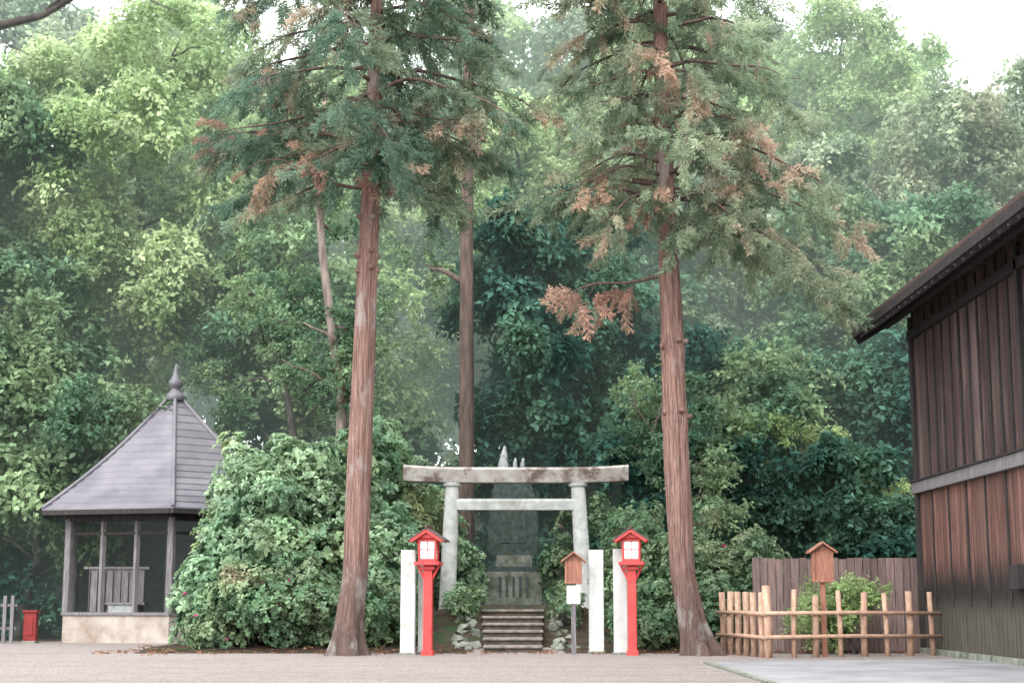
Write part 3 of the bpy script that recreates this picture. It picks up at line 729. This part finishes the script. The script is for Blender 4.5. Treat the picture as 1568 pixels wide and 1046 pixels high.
tree('light_green_tree', 0.5, 53, 18, 3.2, 'light', z0=.55, nl=9, dens=1.3, tr=.2)
tree('light_green_tree', -4.4, 54, 12, 2.6, 'light', z0=.40, nl=8, dens=1.3, tr=.16)
tree('broadleaf_tree', 3.5, 56, 17, 4.0, 'mid', z0=.3, nl=12, dens=1.8, tr=.24)
tree('broadleaf_tree', -1.0, 60, 20, 4.2, 'mid', z0=.35, nl=12, dens=1.5, tr=.24)
tree('broadleaf_tree', -22.5, 54, 20, 5.0, 'dark', z0=.2, nl=12, dens=1.8, tr=.28)
for x, y, h, k in ((-27, 66, 25, 'grey'), (-20, 68, 27, 'grey'), (-13.5, 70, 26, 'light'), (-7, 72, 24, 'grey'), (-1, 74, 27, 'light'), (5, 74, 26, 'grey'), (11.5, 76, 26, 'grey'), (18, 74, 24, 'light'), (25, 70, 20, 'grey'), (32, 66, 20, 'mid'), (-34, 62, 24, 'mid')):
    tree('distant_tree', x, y, h, 5.6, k, z0=.25, nl=13, dens=.95, tr=.28, size=(1.4, 2.1))
def bare(name, pts, r0, r1, bark, tw=8):
    e = empty(name); b = MB(); pts = np.array(pts, float)
    t = np.linspace(0, 1, len(pts)); T = np.linspace(0, 1, 24)
    P = np.stack([np.interp(T, t, pts[:, i]) for i in range(3)], 1)
    for _ in range(3): P[1:-1] = (P[:-2]+P[2:]+2*P[1:-1])/4
    b.tube(P, np.linspace(r0, r1, 24), M[bark], seg=12, flute=.03)
    tips = []
    for k in range(tw):
        i = 9+int(rng.random()*14); d = nrm(rng.normal(size=3)*[1, .6, .4]+[0, 0, .8])*(.8+1.6*rng.random())
        b.tube(curve_pts(P[i], P[i]+d, 7, wob=.2), np.linspace(r1*.7+.01, .01, 7), M[bark], seg=6); tips += [P[i]+d, P[i]+d*.7]
    b.finish('trunk', e)
    tips = np.repeat(np.array(tips), 4, 0)+rng.normal(size=(len(tips)*4, 3))*.35
    foliage('leaves', CL['mid'], tips, np.tile([0, 0, 1.], (len(tips), 1))+rng.normal(size=tips.shape)*.3, .5+.4*rng.random(len(tips)), e)
bare('crooked_trunk_tree', [(-4.6, 41, 0), (-4.5, 41, 3), (-4.45, 41, 6), (-4.75, 41, 8), (-5.3, 41.5, 11.5), (-5.2, 42, 15)], .20, .07, 'bark_pale', 14)
bare('cedar_tree', [(-1.28, 44.6, .6), (-1.30, 44.6, 6), (-1.32, 44.6, 12), (-1.25, 44.6, 20)], .25, .15, 'bark_brown', 5)
bare('leaning_tree', [(-5.4, 48.6, 0), (-6.6, 48.8, 4.6), (-8.6, 49, 7.6), (-10.4, 49, 9.8), (-12, 49, 11)], .13, .035, 'bark', 16)
bare('leaning_tree', [(-6.1, 44, 0), (-6.0, 44, 5), (-6.6, 44, 8), (-7.6, 44, 10)], .14, .05, 'bark', 14)
bare('understory_tree', [(5.6, 41.5, 0), (5.2, 41.4, 2.4), (4.2, 41.3, 4.8), (3.0, 41.3, 6.6)], .045, .012, 'bark_pale', 12)

th = []
for x in np.arange(-26, 27, 1.9):
    for yb in (47.5, 51.5):
        y_ = yb+2.5 if abs(x-gx) < 4.6 and yb < 49 else yb
        xx = x+rng.normal()*.5; g = float(gz(xx, y_)); h = 1.3+1.3*rng.random()+(.8 if yb > 50 else 0)
        th.append((xx, y_, g+h*.8, 1.8, 1.5, h*1.1))
bush('undergrowth_thicket', th, 'dark', 1.5, (.9, 1.4))
lm = [(x, 43.5+rng.random()*1.0, z, 1.0, .8, .3) for x, z in ((7.0, 5.9), (6.2, 5.3), (8.2, 5.6), (9.6, 4.6), (10.4, 4.2))]
bush('sapling', lm, 'lime_s', 4, (.9, 1.3))
e2 = [(x, 42+rng.random()*2, z, 1.6, 1.3, 1.4) for x, z in ((3.4, 2.3), (5.2, 2.6), (7.4, 2.6), (9.6, 2.4), (6.2, 4.6), (8.6, 4.2), (4.2, 4.8))]
bush('evergreen_shrubs', e2, 'dark', 2.6, (.9, 1.3))

# foreground tree standing left of the view, one limb reaching in at the top
e = empty('foreground_tree'); b = MB()
P = curve_pts((-7.2, 13, -.1), (-6.7, 13, 10), 14, wob=.15); b.tube(P, np.linspace(.24, .12, 14), M['bark'], seg=14, flute=.04)
Q = np.array([(-6.9, 13, 4.9), (-6.0, 13, 5.35), (-5.2, 13, 5.75), (-4.6, 13, 6.0), (-4.1, 13, 6.12), (-3.5, 13, 6.5), (-2.8, 13, 6.9)])
b.tube(Q, np.linspace(.07, .02, 7), M['bark'], seg=8)
for q, d in ((Q[3], (.5, 0, -.28)), (Q[4], (.4, 0, .3)), (Q[3], (-.3, 0, -.45)), (Q[5], (.6, 0, -.35))):
    b.tube(curve_pts(q, q+np.array(d), 5, wob=.04), np.linspace(.016, .004, 5), M['bark'], seg=5)
b.finish('trunk_and_limbs', e)
C, Nn, S = lobe_points([(-6.7, 13, 9.5, 2.6, 2.6, 1.6)], 3, (.8, 1.2)); foliage('crown', CL['mid'], C, Nn, S, e)

# leaf litter
n = 420; x = rng.uniform(-9, 9, n); y = 34.3+rng.normal(size=n)*.6+np.abs(rng.normal(size=n))*.3
lit = leaf_clump(M['litter'], twigs=4, tl=.15, per=2, ll=.05, lw=.02, flat=.02, up=0, droop=0)
e = empty('leaf_litter'); foliage('litter', [lit], np.stack([x, y, gz(x, y)+.02], 1), np.tile([0, 0, 1.], (n, 1))+rng.normal(size=(n, 3))*.05, np.full(n, 1.), e)

# ------------------------------------------------------------------ mist (a homogeneous absorbing volume in the forest that also glows;
# the added emission stands in for daylight scattered inside it)
def emissive_mist(name, lo, hi, sigma, rad):
    m, nt, out = new_mat(name)
    va = N(nt, 'ShaderNodeVolumeAbsorption'); va.inputs['Color'].default_value = (0, 0, 0, 1); va.inputs['Density'].default_value = sigma
    em = N(nt, 'ShaderNodeEmission'); em.inputs['Color'].default_value = (*rad, 1); em.inputs['Strength'].default_value = sigma
    ad = N(nt, 'ShaderNodeAddShader'); L(nt, va.outputs[0], ad.inputs[0]); L(nt, em.outputs[0], ad.inputs[1]); L(nt, ad.outputs[0], out.inputs['Volume'])
    b = MB(); b.box(lo, hi, m); b.finish(name)
emissive_mist('emissive_mist', (-90, 43.0, -2), (90, 130, 45), .0078, (.95, 1.2, 1.08))

# ------------------------------------------------------------------ sky, sun, camera
w = bpy.data.worlds.new('World'); scene.world = w; w.use_nodes = True; nt = w.node_tree; nt.nodes.clear()
SE, SR = math.radians(42), math.radians(205)
sk = N(nt, 'ShaderNodeTexSky', sky_type='NISHITA'); sk.sun_disc = False; sk.sun_elevation = SE; sk.sun_rotation = SR
sk.dust_density = 4; sk.air_density = 1.5
hs = N(nt, 'ShaderNodeHueSaturation'); hs.inputs['Saturation'].default_value = .25; L(nt, sk.outputs[0], hs.inputs['Color'])
mc = mixc(nt, .80, hs.outputs[0], (35, 35.8, 36))
bg = N(nt, 'ShaderNodeBackground'); L(nt, mc, bg.inputs['Color']); bg.inputs['Strength'].default_value = .15
wo = N(nt, 'ShaderNodeOutputWorld'); L(nt, bg.outputs[0], wo.inputs[0])
sd = bpy.data.lights.new('sun', 'SUN'); sd.energy = 3.1; sd.angle = math.radians(40); sd.color = (1, .97, .93)
so = link(bpy.data.objects.new('sun', sd))
dirv = Vector((math.sin(SR)*math.cos(SE), math.cos(SR)*math.cos(SE), math.sin(SE)))
so.rotation_euler = dirv.to_track_quat('Z', 'Y').to_euler()
cd = bpy.data.cameras.new('camera'); cam = link(bpy.data.objects.new('camera', cd)); scene.camera = cam
cam.location = (0, 0, 1.1); cam.rotation_euler = (math.radians(90+9.39), 0, 0); cd.lens = 55.1; cd.sensor_width = 36
cd.clip_end = 3000; cd.dof.use_dof = True; cd.dof.focus_distance = 33.5; cd.dof.aperture_fstop = 1.6
scene.view_settings.view_transform = 'Standard'; scene.view_settings.look = 'None'; scene.view_settings.exposure = 0
